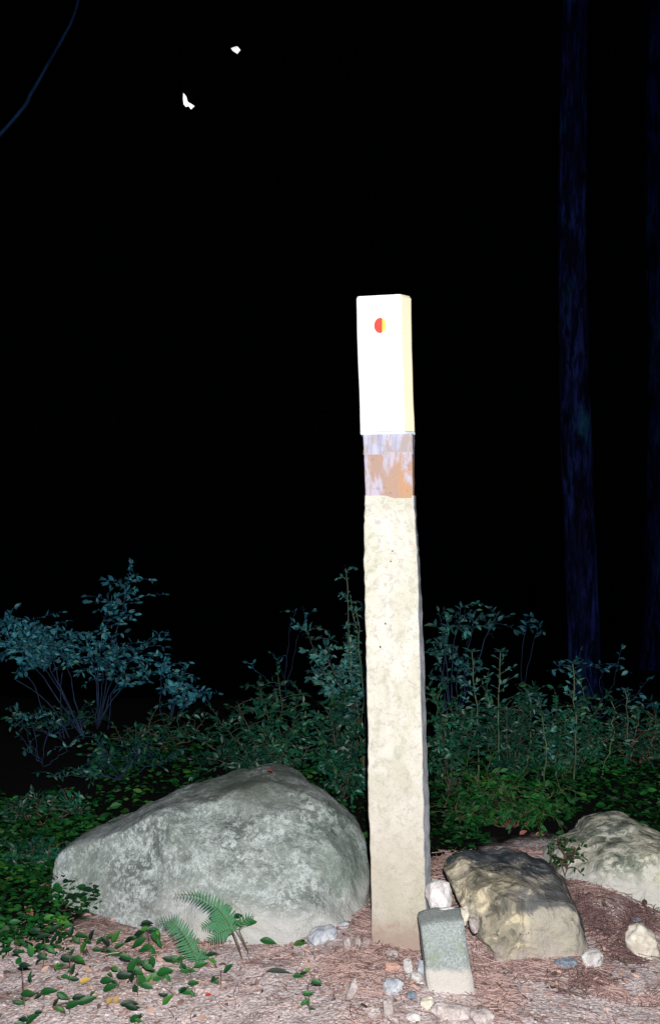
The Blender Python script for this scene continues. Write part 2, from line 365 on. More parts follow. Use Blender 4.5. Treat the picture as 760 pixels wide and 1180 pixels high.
v, f = rows_mesh([(571, 420, 476.3, 478), (605, 420, 478.3, 480), (645, 419, 480.5, 483), (700, 420, 482.2, 486), (760, 421, 483.6, 488.5), (850, 423, 486, 491), (905, 423.5, 487, 493), (960, 425, 488, 495), (1030, 427, 490, 496), (1095, 428, 491, 496), (1130, 429, 491, 496)], jit=.55, sub=7)
# fine relief of the thick flaking coat
v2 = []
for (x, y, z) in v:
    k = noise.fractal(Vector((x*14, y*14, z*7)), 1.0, 2.0, 4)*.003; v2.append((x+k, y+k*.6, z))
sh = mesh_obj('shaft', v2, f, M['shaft'], post, smooth=False)
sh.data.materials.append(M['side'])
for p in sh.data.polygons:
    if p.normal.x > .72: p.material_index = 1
v, f = rows_mesh([(521, 419.0, 474.6, 477.0), (546, 419.6, 475, 477.2), (574, 420.8, 475.4, 477.4)], sub=3, jit=.25, ch=.05); mesh_obj('bare_wood_band', v, f, M['band_wood'], post, smooth=False)
v, f = rows_mesh([(500, 418, 475, 477.2), (523.5, 418.4, 475.2, 477.7)], sub=3, jit=.4, ch=.05); mesh_obj('greyed_wood_band', v, f, M['band_grey'], post, smooth=False)
v, f = rows_mesh([(497.5, 414.2, 465.5, 478.2), (500.5, 415, 466, 478.4)], yf=(3.315, 3.28), sub=1, jit=.3, ch=.035); mesh_obj('paint_lip', v, f, M['lip'], post, smooth=False)
v, f = rows_mesh([(340.5, 411.5, 461, 472), (343, 410.2, 461.5, 473.5), (400, 411.5, 462.5, 474.5), (450, 413.5, 464, 476), (497, 414.8, 465, 477.5)], yf=(3.315, 3.28), sub=3, jit=.25, ch=.035)
tb = mesh_obj('white_top_block', v, f, M['white'], post, smooth=False)
tb.data.materials.append(M['cream'])
for p in tb.data.polygons:
    if p.normal.x > .3 and abs(p.normal.z) < .5: p.material_index = 1
def disc(cx, cy, rx, ry, x0, x1, y, th=.004, n=28):
    """part of a disc between x0 and x1 (pixels from its centre) as a thick plate"""
    pts = []
    for i in range(n):
        a = 2*math.pi*i/n; X = max(x0, min(x1, rx*math.cos(a))); pts.append((cx+X, cy-ry*math.sin(a)))
    fr = [P(a, b, y) for a, b in pts]; bk = [P(a, b, y+th*3) for a, b in pts]
    slope = lambda q: Vector((q.x, q.y-(q.x-P(cx, cy, y).x)*.22, q.z))
    fr = [slope(q) for q in fr]; bk = [slope(q) for q in bk]
    return [tuple(q) for q in fr+bk], [tuple(range(n))[::-1], tuple(range(n, 2*n))]+[(i, (i+1) % n, n+(i+1) % n, n+i) for i in range(n)]
dot = empty('blaze_dot', P(437.5, 375, 3.30)); dot.parent = post; dot.location = wl(dot)-wl(post)
v, f = disc(437.6, 375, 6.8, 8.8, -9, 2.4, 3.289); mesh_obj('red_half', v, f, M['red'], dot, smooth=False)
v, f = disc(437.6, 375, 6.8, 8.8, 2.5, 6.2, 3.2885); mesh_obj('yellow_edge', v, f, M['yellow'], dot, smooth=False)
for (px, py) in ((452, 635), (450, 647), (444, 719), (438, 746)):
    b = MB(); q = P(px, py, 3.29); b.tube([q+Vector((0, .03, 0)), q+Vector((0, .006, 0)), q+Vector((0, -.002, 0))], .0028, .002, 8); b.build('nail', M['iron'], post)

# ------------------------------------------------------------ rocks
def rock(name, outline, Y, df, db, mat, p=.45, lean=0., amp=.02, nth=150, nph=80, facets=(), seed=0, sub=.12, base_y=None, **tags):
    z0 = P(0, min(b for a, b in outline), Y).z*.5
    oc = []
    for a, b in outline:
        q = P(a, b, Y)
        for _ in range(4): q = P(a, b, Y+lean*max(-.1, q.z-z0))
        oc.append(q)
    xsn = [q.x for q in oc]; zsn = [q.z for q in oc]; cx = (min(xsn)+max(xsn))/2; cz = max(0.0, min(zsn))*.5+max(zsn)*.5-.02
    pol = sorted([(math.atan2(q.z-cz, q.x-cx), math.hypot(q.x-cx, q.z-cz)) for q in oc])
    th = np.array([a for a, b in pol]); ra = np.array([b for a, b in pol])
    th = np.concatenate([th-2*np.pi, th, th+2*np.pi]); ra = np.concatenate([ra]*3)
    base = Vector((cx, Y, H(cx, Y) if base_y is None else base_y)); v = []
    for i in range(nph+1):
        ph = -math.pi/2+math.pi*i/nph; k = max(0, math.cos(ph))**p; yy = math.sin(ph)*(df if ph < 0 else db)
        for j in range(nth):
            t = -math.pi+2*math.pi*j/nth; r = np.interp(t, th, ra)*k
            q = Vector((cx+math.cos(t)*r, Y+yy, cz+math.sin(t)*r)); q.y += lean*max(-.1, q.z-z0)
            for (n_, o_) in facets:
                nv = Vector(n_).normalized(); dd = (q-Vector(o_)).dot(nv)
                if dd > 0: q -= nv*dd*.97
            s = Vector((seed, seed*.37, seed*.71))
            k2 = noise.fractal(q*2.6+s, 1, 2, 3)*amp-abs(noise.noise(q*5.5+s*2))*amp*.7+noise.fractal(q*9+s, 1, 2, 3)*amp*.35+noise.fractal(q*34+s, 1, 2, 3)*amp*.09
            dr = Vector((q.x-cx, (q.y-Y), q.z-cz)); dr = dr.normalized() if dr.length > 1e-6 else Vector((0, -1, 0))
            q += dr*k2*(1-.6*math.exp(-(ph/.3)**2))
            v.append(tuple(q))
    A = np.array(v); pyT = min(b for a, b in outline)          # keep the crest at its true height
    for _ in range(4):
        py = 590+(CAMZ-A[:, 2])/A[:, 1]*F; k = int(np.argmin(py)); zt = CAMZ-(pyT-590)/F*A[k, 1]; A[:, 2] = np.where(A[:, 2] > 0, A[:, 2]*zt/A[k, 2], A[:, 2])
    v = A
    f = [(i*nth+j, i*nth+(j+1) % nth, (i+1)*nth+(j+1) % nth, (i+1)*nth+j) for i in range(nph) for j in range(nth)]
    return tag(mesh_obj(name, v, f, mat, None, base), **tags)
rock('boulder', [(57, 1050), (60, 1028), (66, 1008), (68, 988), (74, 973), (88, 962), (108, 952), (125, 946), (150, 931), (168, 918), (188, 909), (222, 899), (255, 893), (285, 884), (305, 879), (322, 879), (345, 886), (365, 896), (384, 910), (400, 925), (412, 940), (421, 956), (426, 985), (426, 1040), (426, 1120), (300, 1160), (150, 1150), (70, 1110)],
     3.82, .46, .36, M['big_rock'], p=.40, lean=.38, amp=.038, nth=220, nph=130, seed=3.1, facets=(((-.45, -.85, .35), P(150, 1030, 3.56)), ((.10, -.62, .78), P(300, 930, 3.66)), ((.75, -.45, .5), P(392, 950, 3.70))),
     label='big rounded grey boulder with pale lichen crusts left of the post', cat='boulder')
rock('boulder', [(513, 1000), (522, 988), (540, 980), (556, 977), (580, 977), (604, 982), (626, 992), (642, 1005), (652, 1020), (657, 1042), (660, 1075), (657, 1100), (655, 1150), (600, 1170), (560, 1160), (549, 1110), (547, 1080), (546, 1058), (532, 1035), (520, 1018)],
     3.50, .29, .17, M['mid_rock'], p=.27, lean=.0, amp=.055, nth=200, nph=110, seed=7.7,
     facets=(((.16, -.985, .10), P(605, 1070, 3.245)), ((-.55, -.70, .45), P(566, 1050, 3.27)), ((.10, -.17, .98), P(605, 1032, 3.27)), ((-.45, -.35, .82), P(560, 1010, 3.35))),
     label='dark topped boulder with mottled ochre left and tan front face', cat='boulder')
rock('boulder', [(622, 1010), (630, 985), (645, 965), (668, 952), (688, 941), (705, 937), (722, 934), (742, 940), (760, 950), (775, 966), (790, 990), (800, 1030), (800, 1090), (720, 1110), (640, 1090), (620, 1050)],
     3.98, .38, .22, M['right_rock'], p=.40, lean=.15, amp=.055, nth=190, nph=110, seed=5.2,
     label='green grey boulder with dusty pale foot, cut by the right edge', cat='boulder')
# cut granite block
def cut_block():
    Y = 3.06; c = [(483, 1063), (503, 1057), (532, 1055.5), (545, 1139), (541, 1160), (495, 1160), (491, 1138)]
    cc = [P(a, b, Y) for a, b in c]; n = len(cc); cen = sum(cc, Vector())/n; v = []; f = []; rows = 14; rad = 9
    pts = []
    for i in range(n):
        for k in range(rad): pts.append(cc[i].lerp(cc[(i+1) % n], k/rad))
    N = len(pts); layers = [(-.052, .90), (-.060, .955), (-.050, .992), (-.03, 1), (.0, 1), (.03, 1), (.055, .985), (.068, .93)]
    layers = [(-.0605, .3), (-.0605, .65)]+layers[1:]+[(.07, .5)]
    for (dy, s) in layers:
        for q in pts:
            w_ = cen+(q-cen)*s; w_ = Vector((w_.x, Y+dy+(w_.z)*.12, w_.z)); w_ += Vector((1, .6, 1))*noise.fractal(w_*22, 1, 2, 3)*.0035; v.append(tuple(w_))
    for i in range(len(layers)-1):
        for j in range(N): f.append((i*N+j, (i+1)*N+j, (i+1)*N+(j+1) % N, i*N+(j+1) % N))
    f.append(tuple(range(N))); f.append(tuple(range((len(layers)-1)*N, len(layers)*N))[::-1])
    tag(mesh_obj('granite_block', v, f, M['block'], None, (cen.x, Y, 0)), 'squared grey granite block with pale dusty foot at the base of the post', 'stone')
cut_block()

def ico(sub=2):
    import bmesh
    bm = bmesh.new(); bmesh.ops.create_icosphere(bm, subdivisions=sub, radius=1); bm.verts.ensure_lookup_table()
    r = np.array([q.co[:] for q in bm.verts]), [tuple(x.index for x in fc.verts) for fc in bm.faces]; bm.free(); return r
ICO3, ICO2, ICO1 = ico(4), ico(2), ico(1)
def stone(px, py, wpx, hpx, mat, label, ang=0, cat='stone', group=None, Y=None, squar=.0, base=None):
    g = G(px, py+hpx*.42) if Y is None else P(px, py, Y)
    Yc = g.y; c = P(px, py, Yc); a = wpx/F*Yc/2*1.05; b = hpx/F*Yc/2*1.1; c.z -= b*(.22 if Y is None else 0); sd = Vector((px*.37, py*.11, 1)); v = []
    for q in ICO3[0]:
        q = Vector(q); s = max(abs(q.x), abs(q.y), abs(q.z)); q = q*(1-squar)+q/s*squar*.8
        k = 1+.30*noise.noise(q*1.2+sd)+.16*noise.noise(q*2.6+sd)+.06*noise.noise(q*7+sd)
        q = q*k; x, z = q.x*a, q.z*b; y = q.y*min(a, b)*1.15; r_ = R(ang)
        v.append((c.x+x*math.cos(r_)-z*math.sin(r_), c.y+y+min(a, b)*.5, c.z+x*math.sin(r_)+z*math.cos(r_)))
    o = mesh_obj('stone', v, ICO3[1], mat, None, (c.x, c.y+min(a, b)*.5, c.z-b)); return tag(o, label, cat, group)
ST = [(507, 1035, 31, 33, 'white_stone', 'round white stone resting above the grey granite block beside the post', 0, 3.17),
      (508, 1055, 44, 13, 'white_stone', 'flat white stone wedged between round white stone and granite block', 4, 3.12),
      (534, 1056, 13, 18, 'cream_stone', 'small cream stone at the upper right corner of the granite block', -10, 3.16),
      (546, 1067, 11, 17, 'pale_stone', 'small grey stone between the granite block and ochre boulder', 10, 3.14),
      (742, 1085, 33, 42, 'cream_stone', 'large cream white stone below the right edge boulder', 25, None),
      (683, 1106, 26, 19, 'white_stone', 'lumpy whitish stone in needles right of the ochre boulder', 20, None),
      (662, 1080, 10, 7, 'white_stone', 'tiny white stone against the right side of ochre boulder', 0, None),
      (652, 1110, 25, 11, 'blue_stone', 'blue grey flat stone at the right foot of ochre boulder', 0, None),
      (733, 1063, 15, 10, 'blue_stone', 'small blue grey stone on top of the needle mound', 0, None),
      (451, 1100, 17, 10, 'pale_stone', 'pale grey pebble lying highest at the foot of the post', 0, None),
      (452, 1115, 20, 11, 'pink_stone', 'pink brick coloured oblong stone below the post', 0, None),
      (470, 1114, 11, 19, 'white_stone', 'upright oval white stone below the post', 5, None),
      (485, 1115, 10, 18, 'cool_stone', 'upright bluish oval stone touching the granite block', 0, None),
      (480, 1127, 16, 11, 'white_stone', 'white pebble lying under the two upright oval stones', -10, None),
      (453, 1137, 24, 17, 'cool_stone', 'round blue grey stone below the pink brick stone', 0, None),
      (474, 1147, 11, 8, 'blue_stone', 'tiny dark blue pebble below the granite block left corner', 0, None),
      (371, 1077, 33, 17, 'cool_stone', 'flat pale bluish stone at the right foot of big boulder', 14, None),
      (396, 1066, 15, 8, 'cool_stone', 'small pale stone between big boulder and post', 8, None),
      (399, 1087, 9, 13, 'pale_stone', 'small upright pale stone left of the post base', 0, None),
      (412, 1086, 8, 12, 'pale_stone', 'narrow pale stone nearest the left of the post base', 0, None),
      (405, 1140, 10, 25, 'pale_stone', 'slanting narrow stone on the path left of the pink stone', -22, None),
      (492, 1156, 17, 13, 'cream_stone', 'cream pebble in front of the granite block', 15, None),
      (447, 1163, 13, 22, 'pale_stone', 'pale upright stone half sunk in path below the post', 0, None),
      (520, 1166, 46, 17, 'pale_stone', 'wide flat pale stone sunk in the path before the granite block', -6, None),
      (476, 1173, 17, 9, 'white_stone', 'white pebble at the bottom edge below the post', 0, None),
      (556, 1172, 26, 17, 'pale_stone', 'rounded pale stone at the bottom edge right of the flat one', 8, None)]
for (a, b, c, d_, mt, lab, an, yy) in ST: stone(a, b, c, d_, M[mt], lab, an, Y=yy, squar=.45 if mt in ('pink_stone',) else .14 if c == 31 else .28)

# ------------------------------------------------------------ gravel and needles
def gravel(n):
    V = []; Fc = []; base = 0; vs, fs = ICO1; fs = np.array(fs)
    for _ in range(n):
        px = random.uniform(-30, 800); py = 1060+150*random.random()**.75; q = G(px, py)
        if q.y > 3.7: continue
        r = .0022+.006*random.random()**4+(.008 if random.random() < .02 else 0)
        A = rng.normal(size=(3, 3)); Q, _ = np.linalg.qr(A); s = np.diag([1, random.uniform(.6, .9), random.uniform(.35, .7)])
        vv = (vs*(1+rng.uniform(-.22, .22, (len(vs), 1))))@Q@s*r; vv[:, 2] *= .7
        V.append(vv+np.array([q.x, q.y, q.z+r*.15])); Fc.append(fs+base); base += len(vs)
    o = mesh_obj('gravel', np.concatenate(V), np.concatenate(Fc).tolist(), M['pebble']); tag(o, 'fine pinkish gravel scattered over the trail', 'gravel', kind='stuff')
gravel(3000)
def needles(regions, name, mat, label, wd=.0011, Lr=(.03, .085)):
    V = []; Fc = []; b = 0
    for (x0, y0, x1, y1, n, sp, hh) in regions:
        for _ in range(int(n*1.25)):
            t = random.random(); px = x0+(x1-x0)*t+random.gauss(0, sp); py = y0+(y1-y0)*t+random.gauss(0, sp*.6)
            if py < 940: continue
            q = G(px, py)
            if q.y > 5 or noise.noise(Vector((q.x*7, q.y*5, 8)))+.45*noise.noise(Vector((q.x*19, q.y*15, 2))) < random.uniform(-.38, .12): continue
            L = random.uniform(*Lr); a = random.gauss(math.pi*.5 if random.random() < .3 else 0, .9); u = Vector((math.cos(a), math.sin(a), 0))
            side = Vector((-u.y, u.x, 0))*wd; cu = random.uniform(-.25, .25); z0 = random.uniform(.001, .004+hh); tl = random.uniform(-.35, .35)*(.2+hh*25)
            for s in range(4):
                t2 = s/3; c = q+u*L*(t2-.5)+side.normalized()*cu*L*(t2-.5)**2*2; c.z = max(H(c.x, c.y), q.z-.01)+z0+tl*L*(t2-.5)+.0015
                V += [tuple(c+side), tuple(c-side), tuple(c+Vector((0, 0, wd*1.5)))]
            for s in range(3):
                k = b+s*3; Fc += [(k, k+3, k+5, k+2), (k+2, k+5, k+4, k+1), (k+1, k+4, k+3, k)]
            b += 12
    tag(mesh_obj(name, V, Fc, mat), label, 'pine needles', kind='stuff')
needles([(20, 1085, 400, 1095, 650, 18, 0), (60, 1150, 420, 1130, 170, 28, 0), (380, 1120, 430, 1090, 900, 20, .006), (400, 1010, 424, 1080, 450, 7, .008), (410, 1180, 470, 1110, 400, 14, .003),
         (430, 1096, 490, 1090, 500, 9, .012), (500, 1000, 560, 1120, 900, 8, .010), (500, 1000, 530, 990, 260, 7, .012), (545, 1110, 590, 1170, 500, 14, .002), (600, 980, 650, 1010, 420, 7, .010),
         (640, 1010, 700, 1120, 700, 14, .008), (560, 1122, 760, 1132, 300, 8, .001), (690, 1140, 770, 1158, 420, 6, .002), (430, 1170, 760, 1165, 60, 20, 0), (650, 1020, 720, 1040, 350, 10, .01), (552, 1112, 655, 1112, 420, 5, .006), (80, 1082, 140, 1097, 200, 6, .006), (140, 1097, 420, 1074, 500, 6, .005), (660, 1062, 760, 1072, 300, 6, .008)],
        'pine_needles', M['needle'], 'fallen reddish brown pine needles strewn round post, stones and rocks')
needles([(655, 1060, 735, 1065, 1500, 16, .018), (670, 1085, 730, 1105, 700, 12, .008), (640, 1000, 665, 1045, 300, 7, .012), (640, 1135, 700, 1125, 300, 12, .002)], 'dark_pine_needles', M['needle_dark'],
        'heap of old dark pine needles between the two right boulders')

def flakes(n):
    mb = MB()
    for _ in range(n):
        px = random.uniform(-10, 780); py = random.uniform(1040, 1178)
        if random.random() < .5: px, py = random.choice([(random.gauss(400, 60), random.gauss(1100, 25)), (random.gauss(120, 70), random.gauss(1115, 22)), (random.gauss(600, 70), random.gauss(1130, 12)), (random.gauss(690, 22), random.gauss(1075, 20))])
        if py < 1035: continue
        q = G(px, py)
        if q.y > 3.9: continue
        a = random.uniform(0, 6.28); mb.leaf(q+Vector((0, 0, random.uniform(.002, .008))), (math.cos(a), math.sin(a), random.uniform(-.3, .5)), (random.gauss(0, .4), random.gauss(-.2, .4), 1), random.choice([.008, .012, .018, .028]), random.uniform(.3, .8), random.uniform(-.6, .8), random.uniform(-.5, .8))
    tag(mb.build('leaf_litter', M['litter'], smooth=False), 'crumbled brown leaf and bark bits scattered on the trail', 'leaf litter', kind='stuff')
M['litter'] = needle_mat('crumbled_litter', (.05, .03, .025), (.52, .34, .28))
flakes(1500)

# ------------------------------------------------------------ seedling leaves (leaf by leaf)
def leaf_mesh(name, mat, W=.5, n=7, serr=0):
    v = []; f = []
    for i in range(n+1):
        t = i/n; ww = W*.5*(math.sin(math.pi*t**.85)**1.0)*(1-.15*t); z = -.30*t*t
        v += [(t, ww, z+.14*ww*2), (t, ww*.5, z+.17*ww), (t, 0, z), (t, -ww*.5, z+.17*ww), (t, -ww, z+.14*ww*2)]
    for i in range(n):
        for j in range(4): f.append((i*5+j, i*5+j+1, (i+1)*5+j+1, (i+1)*5+j))
    m = bpy.data.meshes.new(name); m.from_pydata(v, [], f); m.polygons.foreach_set('use_smooth', [True]*len(m.polygons)); m.materials.append(mat); return m
LM = {k: leaf_mesh('leaf', M[k], .56) for k in ('leaf_near', 'leaf_bright', 'leaf_dark', 'leaf_shade', 'leaf_yellow', 'leaf_red', 'leaf_brown')}
from mathutils import Matrix
def put_leaf(parent, p, u, nrm, L, kind, name='leaf', wide=1.0):
    u = Vector(u).normalized(); v = Vector(nrm).cross(u).normalized(); n = u.cross(v)
    o = bpy.data.objects.new(name, LM[kind]); COL.objects.link(o); base = wl(parent) if parent else Vector((0, 0, 0))
    m = Matrix((u*L, v*L*wide, n*L)).transposed().to_4x4(); m.translation = Vector(p)-base
    if parent: o.parent = parent
    o.matrix_local = m; return o
DG = 'leaf_near'
PL = [ # (label, [(px,py,len,angle,kind)...])
 ('seedling with one upright and one low leaf at the far left of the path', [(35, 1127, 15, 100, DG), (31, 1144, 17, 15, DG), (21, 1155, 14, -10, DG), (28, 1112, 15, 10, 'leaf_dark')]),
 ('single arched leaf seedling right of the far left seedling', [(54, 1142, 20, 22, DG), (44, 1148, 10, 200, 'leaf_dark')]),
 ('leafy seedling with a broad bright leaf near the lower left corner', [(83, 1157, 19, 32, DG), (99, 1152, 21, 22, DG), (72, 1147, 15, -25, DG), (90, 1148, 14, 10, 'leaf_dark'), (71, 1163, 12, -30, 'leaf_dark'), (64, 1155, 10, 60, 'leaf_dark')]),
 ('seedling at the bottom left corner with one steep leaf', [(35, 1174, 20, 50, DG), (44, 1166, 9, 20, 'leaf_dark'), (25, 1182, 14, 150, DG)]),
 ('round leaved seedling against the left foot of big boulder', [(82, 1073, 13, 80, 'leaf_dark'), (93, 1077, 15, 5, DG), (105, 1078, 13, 80, 'leaf_dark'), (96, 1093, 18, 75, 'leaf_bright'), (88, 1083, 10, 140, DG)]),
 ('two tiered dark seedling below the boulder left foot', [(78, 1103, 17, -3, 'leaf_dark'), (91, 1105, 16, -15, DG), (83, 1096, 9, 60, DG), (84, 1117, 12, 85, 'leaf_dark'), (75, 1125, 12, 10, DG), (86, 1128, 12, 160, 'leaf_dark'), (70, 1112, 10, 30, DG), (65, 1114, 9, 80, 'leaf_bright')]),
 ('dark many leaved seedling in the left shade beside the boulder', [(50, 1078, 15, 20, 'leaf_dark'), (61, 1083, 15, 70, 'leaf_dark'), (58, 1093, 14, -30, DG), (40, 1072, 14, 170, 'leaf_dark'), (44, 1090, 13, 30, 'leaf_dark'), (36, 1096, 14, 100, DG), (48, 1102, 12, -10, 'leaf_dark'), (62, 1070, 12, 40, 'leaf_dark'), (43, 1110, 12, 60, 'leaf_dark')]),
 ('green seedling at the left edge beside the dark one', [(22, 1085, 16, 15, DG), (18, 1075, 12, 60, 'leaf_dark'), (30, 1088, 12, -20, DG), (20, 1096, 12, 0, 'leaf_dark'), (17, 1062, 13, 10, DG)]),
 ('yellow green sprig in front of the boulder left foot', [(58, 1057, 17, 10, 'leaf_bright'), (72, 1060, 16, -15, 'leaf_bright'), (66, 1067, 13, 200, DG), (78, 1066, 10, 20, 'leaf_near')]),
 ('seedling with overlapping leaf pair left of the tall one', [(122, 1129, 16, 18, DG), (125, 1138, 19, 35, DG), (133, 1132, 10, -20, 'leaf_dark')]),
 ('seedling with a bright round leaf at the boulder foot', [(133, 1079, 16, 60, 'leaf_bright'), (123, 1085, 14, 120, 'leaf_dark'), (129, 1097, 17, -15, DG), (121, 1095, 12, 10, 'leaf_dark'), (137, 1089, 12, 30, DG), (115, 1083, 12, 50, DG), (112, 1094, 13, 5, DG)]),
 ('tall seedling with arching oval leaves against the big boulder', [(159, 1076, 16, 200, 'leaf_dark'), (160, 1085, 20, 205, DG), (169, 1063, 14, 5, 'leaf_dark'), (180, 1078, 20, -80, DG), (168, 1092, 18, 190, DG), (176, 1098, 14, -80, DG), (176, 1071, 12, 10, 'leaf_dark'), (184, 1087, 12, -70, DG)]),
 ('sprawling seedling with a ladder of leaves below the tall one', [(145, 1102, 16, -10, DG), (152, 1112, 18, 60, DG), (158, 1118, 16, -20, DG), (163, 1130, 20, -70, DG), (169, 1135, 14, -10, DG), (170, 1112, 16, -30, DG), (176, 1107, 13, -60, DG), (142, 1123, 17, 2, 'leaf_dark'), (156, 1143, 15, -80, 'leaf_dark'), (152, 1126, 14, 80, 'leaf_dark'), (160, 1108, 12, 20, DG)]),
 ('seedling with two overlapping long leaves right of the ladder one', [(188, 1119, 20, 28, DG), (181, 1127, 22, 18, DG), (194, 1127, 10, -60, DG)]),
 ('dark seedling right below the smaller fern frond', [(201, 1107, 18, 0, DG), (194, 1105, 12, 150, 'leaf_dark'), (208, 1104, 10, 20, DG)]),
 ('seedling with three leaves under the fern', [(216, 1118, 18, 2, DG), (212, 1113, 10, 120, 'leaf_dark'), (230, 1111, 15, 25, DG)]),
 ('small seedling with one oval leaf and a bud, middle of the path edge', [(222, 1132, 12, 10, DG), (214, 1142, 20, 2, DG), (222, 1145, 8, -40, DG)]),
 ('seedling with a single bright yellow green leaf', [(192, 1152, 16, 50, 'leaf_bright'), (188, 1146, 10, 160, 'leaf_dark')]),
 ('dark flat leaved seedling left of the bright leaf one', [(148, 1156, 20, 5, 'leaf_dark'), (151, 1160, 14, -10, 'leaf_dark')]),
 ('seedling at the bottom edge below the flat leaved one', [(155, 1177, 16, 35, DG), (160, 1172, 9, 60, 'leaf_dark')]),
 ('little two leaf seedling right of the fern stalks', [(262, 1115, 12, 50, DG), (246, 1129, 11, 40, DG), (249, 1134, 8, -20, DG)]),
 ('tiny seedling in the needles under the larger fern', [(243, 1099, 12, 25, 'leaf_dark'), (238, 1101, 8, 160, 'leaf_dark')]),
 ('lone oval green leaf seedling at the boulder foot centre', [(308, 1084, 19, 0, DG)]),
 ('lone light green leaf seedling left of the flat pale stone', [(345, 1088, 15, 15, 'leaf_bright')]),
 ('heart leaved seedling nearest the dark leaf on the path', [(343, 1125, 14, 20, DG), (349, 1121, 9, 25, 'leaf_dark')]),
 ('short chain of four leaves right of the heart leaved seedling', [(364, 1131, 13, 3, DG), (354, 1144, 12, 10, DG), (350, 1155, 10, 40, DG), (359, 1163, 8, 5, 'leaf_dark')]),
]
for lab, lv in PL:
    bx = sum(l[0] for l in lv)/len(lv); by = max(l[1] for l in lv)+6; g = G(bx, by)
    root = empty('seedling', g, lab, 'seedling', 'green seedlings dotted over the path edge')
    mb = MB(); top = P(bx+random.uniform(-3, 3), min(l[1] for l in lv)+4, g.y+.02)
    if top.z < g.z+.015: top.z = g.z+.015
    sp = bez(g-Vector((0, 0, .01)), (g+top)/2+Vector((random.uniform(-.01, .01), 0, 0)), top, 6); mb.tube(sp, .0016, .001, 5)
    for (px, py, L, an, kd) in lv:
        Lm = L*.98/F*g.y; a = R(an); c = P(px, py, g.y+random.uniform(-.02, .02)); c.z = max(c.z, H(c.x, c.y)+.012)
        u = Vector((math.cos(a), random.uniform(-.45, .1), math.sin(a))).normalized(); st = c-u*Lm*.5
        st.z = max(st.z, H(st.x, st.y)+.004)
        nr = Vector((random.uniform(-.35, .35), -random.uniform(.5, .85), random.uniform(.5, .9)))
        put_leaf(root, st, u, nr, Lm*1.08, kd, wide=random.uniform(.72, 1.0))
        j = min(sp, key=lambda q: (q-st).length); mb.tube([j, (j+st)/2+Vector((0, 0, .002)), st], .0009, .0007, 4)
    for _ in range(max(1, len(lv)//2)):
        (px, py, L, an, kd) = random.choice(lv); c = P(px+random.uniform(-9, 9), py+random.uniform(-7, 7), g.y+random.uniform(-.02, .03)); c.z = max(c.z, H(c.x, c.y)+.012); a = random.uniform(0, 6.28)
        put_leaf(root, c, Vector((math.cos(a), random.uniform(-.5, .2), math.sin(a)*.5+.1)), Vector((random.uniform(-.5, .5), -.6, .8)), random.uniform(6, 11)/F*g.y, random.choice(['leaf_near', 'leaf_dark', 'leaf_bright']))
        j = min(sp, key=lambda q: (q-c).length); mb.tube([j, c], .0008, .0006, 4)
    mb.build('stem', M['stem_dark'], root)
# loose fallen leaves
for (px, py, L, an, kd, lab) in [(123, 1158, 10, 60, 'leaf_yellow', 'small yellow fallen leaf on the path, left of its orange twin'), (133, 1157, 9, 80, 'leaf_yellow', 'small orange yellow fallen leaf below the flat seedling leaves'),
        (92, 1133, 13, 30, 'leaf_yellow', 'slim yellowed fallen leaf left of the ladder leaved seedling'), (236, 1148, 8, 20, 'leaf_red', 'small red fallen leaf on the pale path below the fern'),
        (45, 1047, 17, 50, 'leaf_brown', 'pinkish brown dead leaf topmost beside the boulder left foot'), (38, 1056, 15, 120, 'leaf_brown', 'curled pinkish brown dead leaf under the topmost dead leaf'), (50, 1060, 16, -20, 'leaf_brown', 'flat pinkish brown dead leaf nearest the yellow green sprig'),
        (598, 972, 10, 40, 'leaf_brown', 'pinkish dead leaf behind the dark topped boulder'), (616, 977, 12, 10, 'leaf_brown', 'pinkish dead leaf between the two right boulders'),
        (65, 1150, 14, 10, 'leaf_brown', 'brown dead leaf lying beside the lower left seedlings')]:
    g = G(px, py+2) if py > 1050 else P(px, py, 3.75 if px < 100 else 4.25)
    if py <= 1050: g.z = max(g.z, H(g.x, g.y)+.01)
    o = put_leaf(None, g+Vector((0, 0, .008)), (math.cos(R(an)), .1, math.sin(R(an))*.7), (.1, -.6, .8), L/F*g.y, kd, 'fallen_leaf'); tag(o, lab, 'fallen leaf')
o = put_leaf(None, G(306, 1124)+Vector((0, 0, .012)), (1, 0, .10), (.1, -.5, .85), 30/F*3.1, 'leaf_shade', 'fallen_leaf', .42); tag(o, 'dark grey green withered leaf lying lengthwise on the pale path', 'fallen leaf')
o = put_leaf(None, P(309, 888, 3.76), (1, .2, .1), (0, -.6, .8), 6/F*3.8, 'leaf_red', 'fallen_leaf'); tag(o, 'tiny red leaf fleck on the crown of big boulder', 'fallen leaf')

# ------------------------------------------------------------ ferns
def pinna_mesh():
    v = []; f = []; n = 9; W = .085
    for i in range(n*2+1):
        t = i/(n*2); w_ = W*(1-t)**.6*(1.0 if i % 2 == 0 else 1.7)*(.5+.5*min(1, t*8)); z = -.18*t*t
        v += [(t+(.02 if i % 2 else 0), w_, z), (t, 0, z+.02), (t+(.02 if i % 2 else 0), -w_, z)]
    for i in range(n*2):
        for j in range(2): f.append((i*3+j, i*3+j+1, (i+1)*3+j+1, (i+1)*3+j))
    m = bpy.data.meshes.new('pinna'); m.from_pydata(v, [], f); m.materials.append(M['fern']); return m
PM = pinna_mesh()
def crv(pts, n=30):
    pts = [pts[0]]+pts+[pts[-1]]; out = []
    m = len(pts)-3
    for k in range(n):
        s = k/(n-1)*m; i = min(int(s), m-1); t = s-i; a, b, c, d_ = pts[i:i+4]
        out.append(.5*((2*b)+(c-a)*t+(2*a-5*b+4*c-d_)*t*t+(3*b-a-3*c+d_)*t**3))
    return out
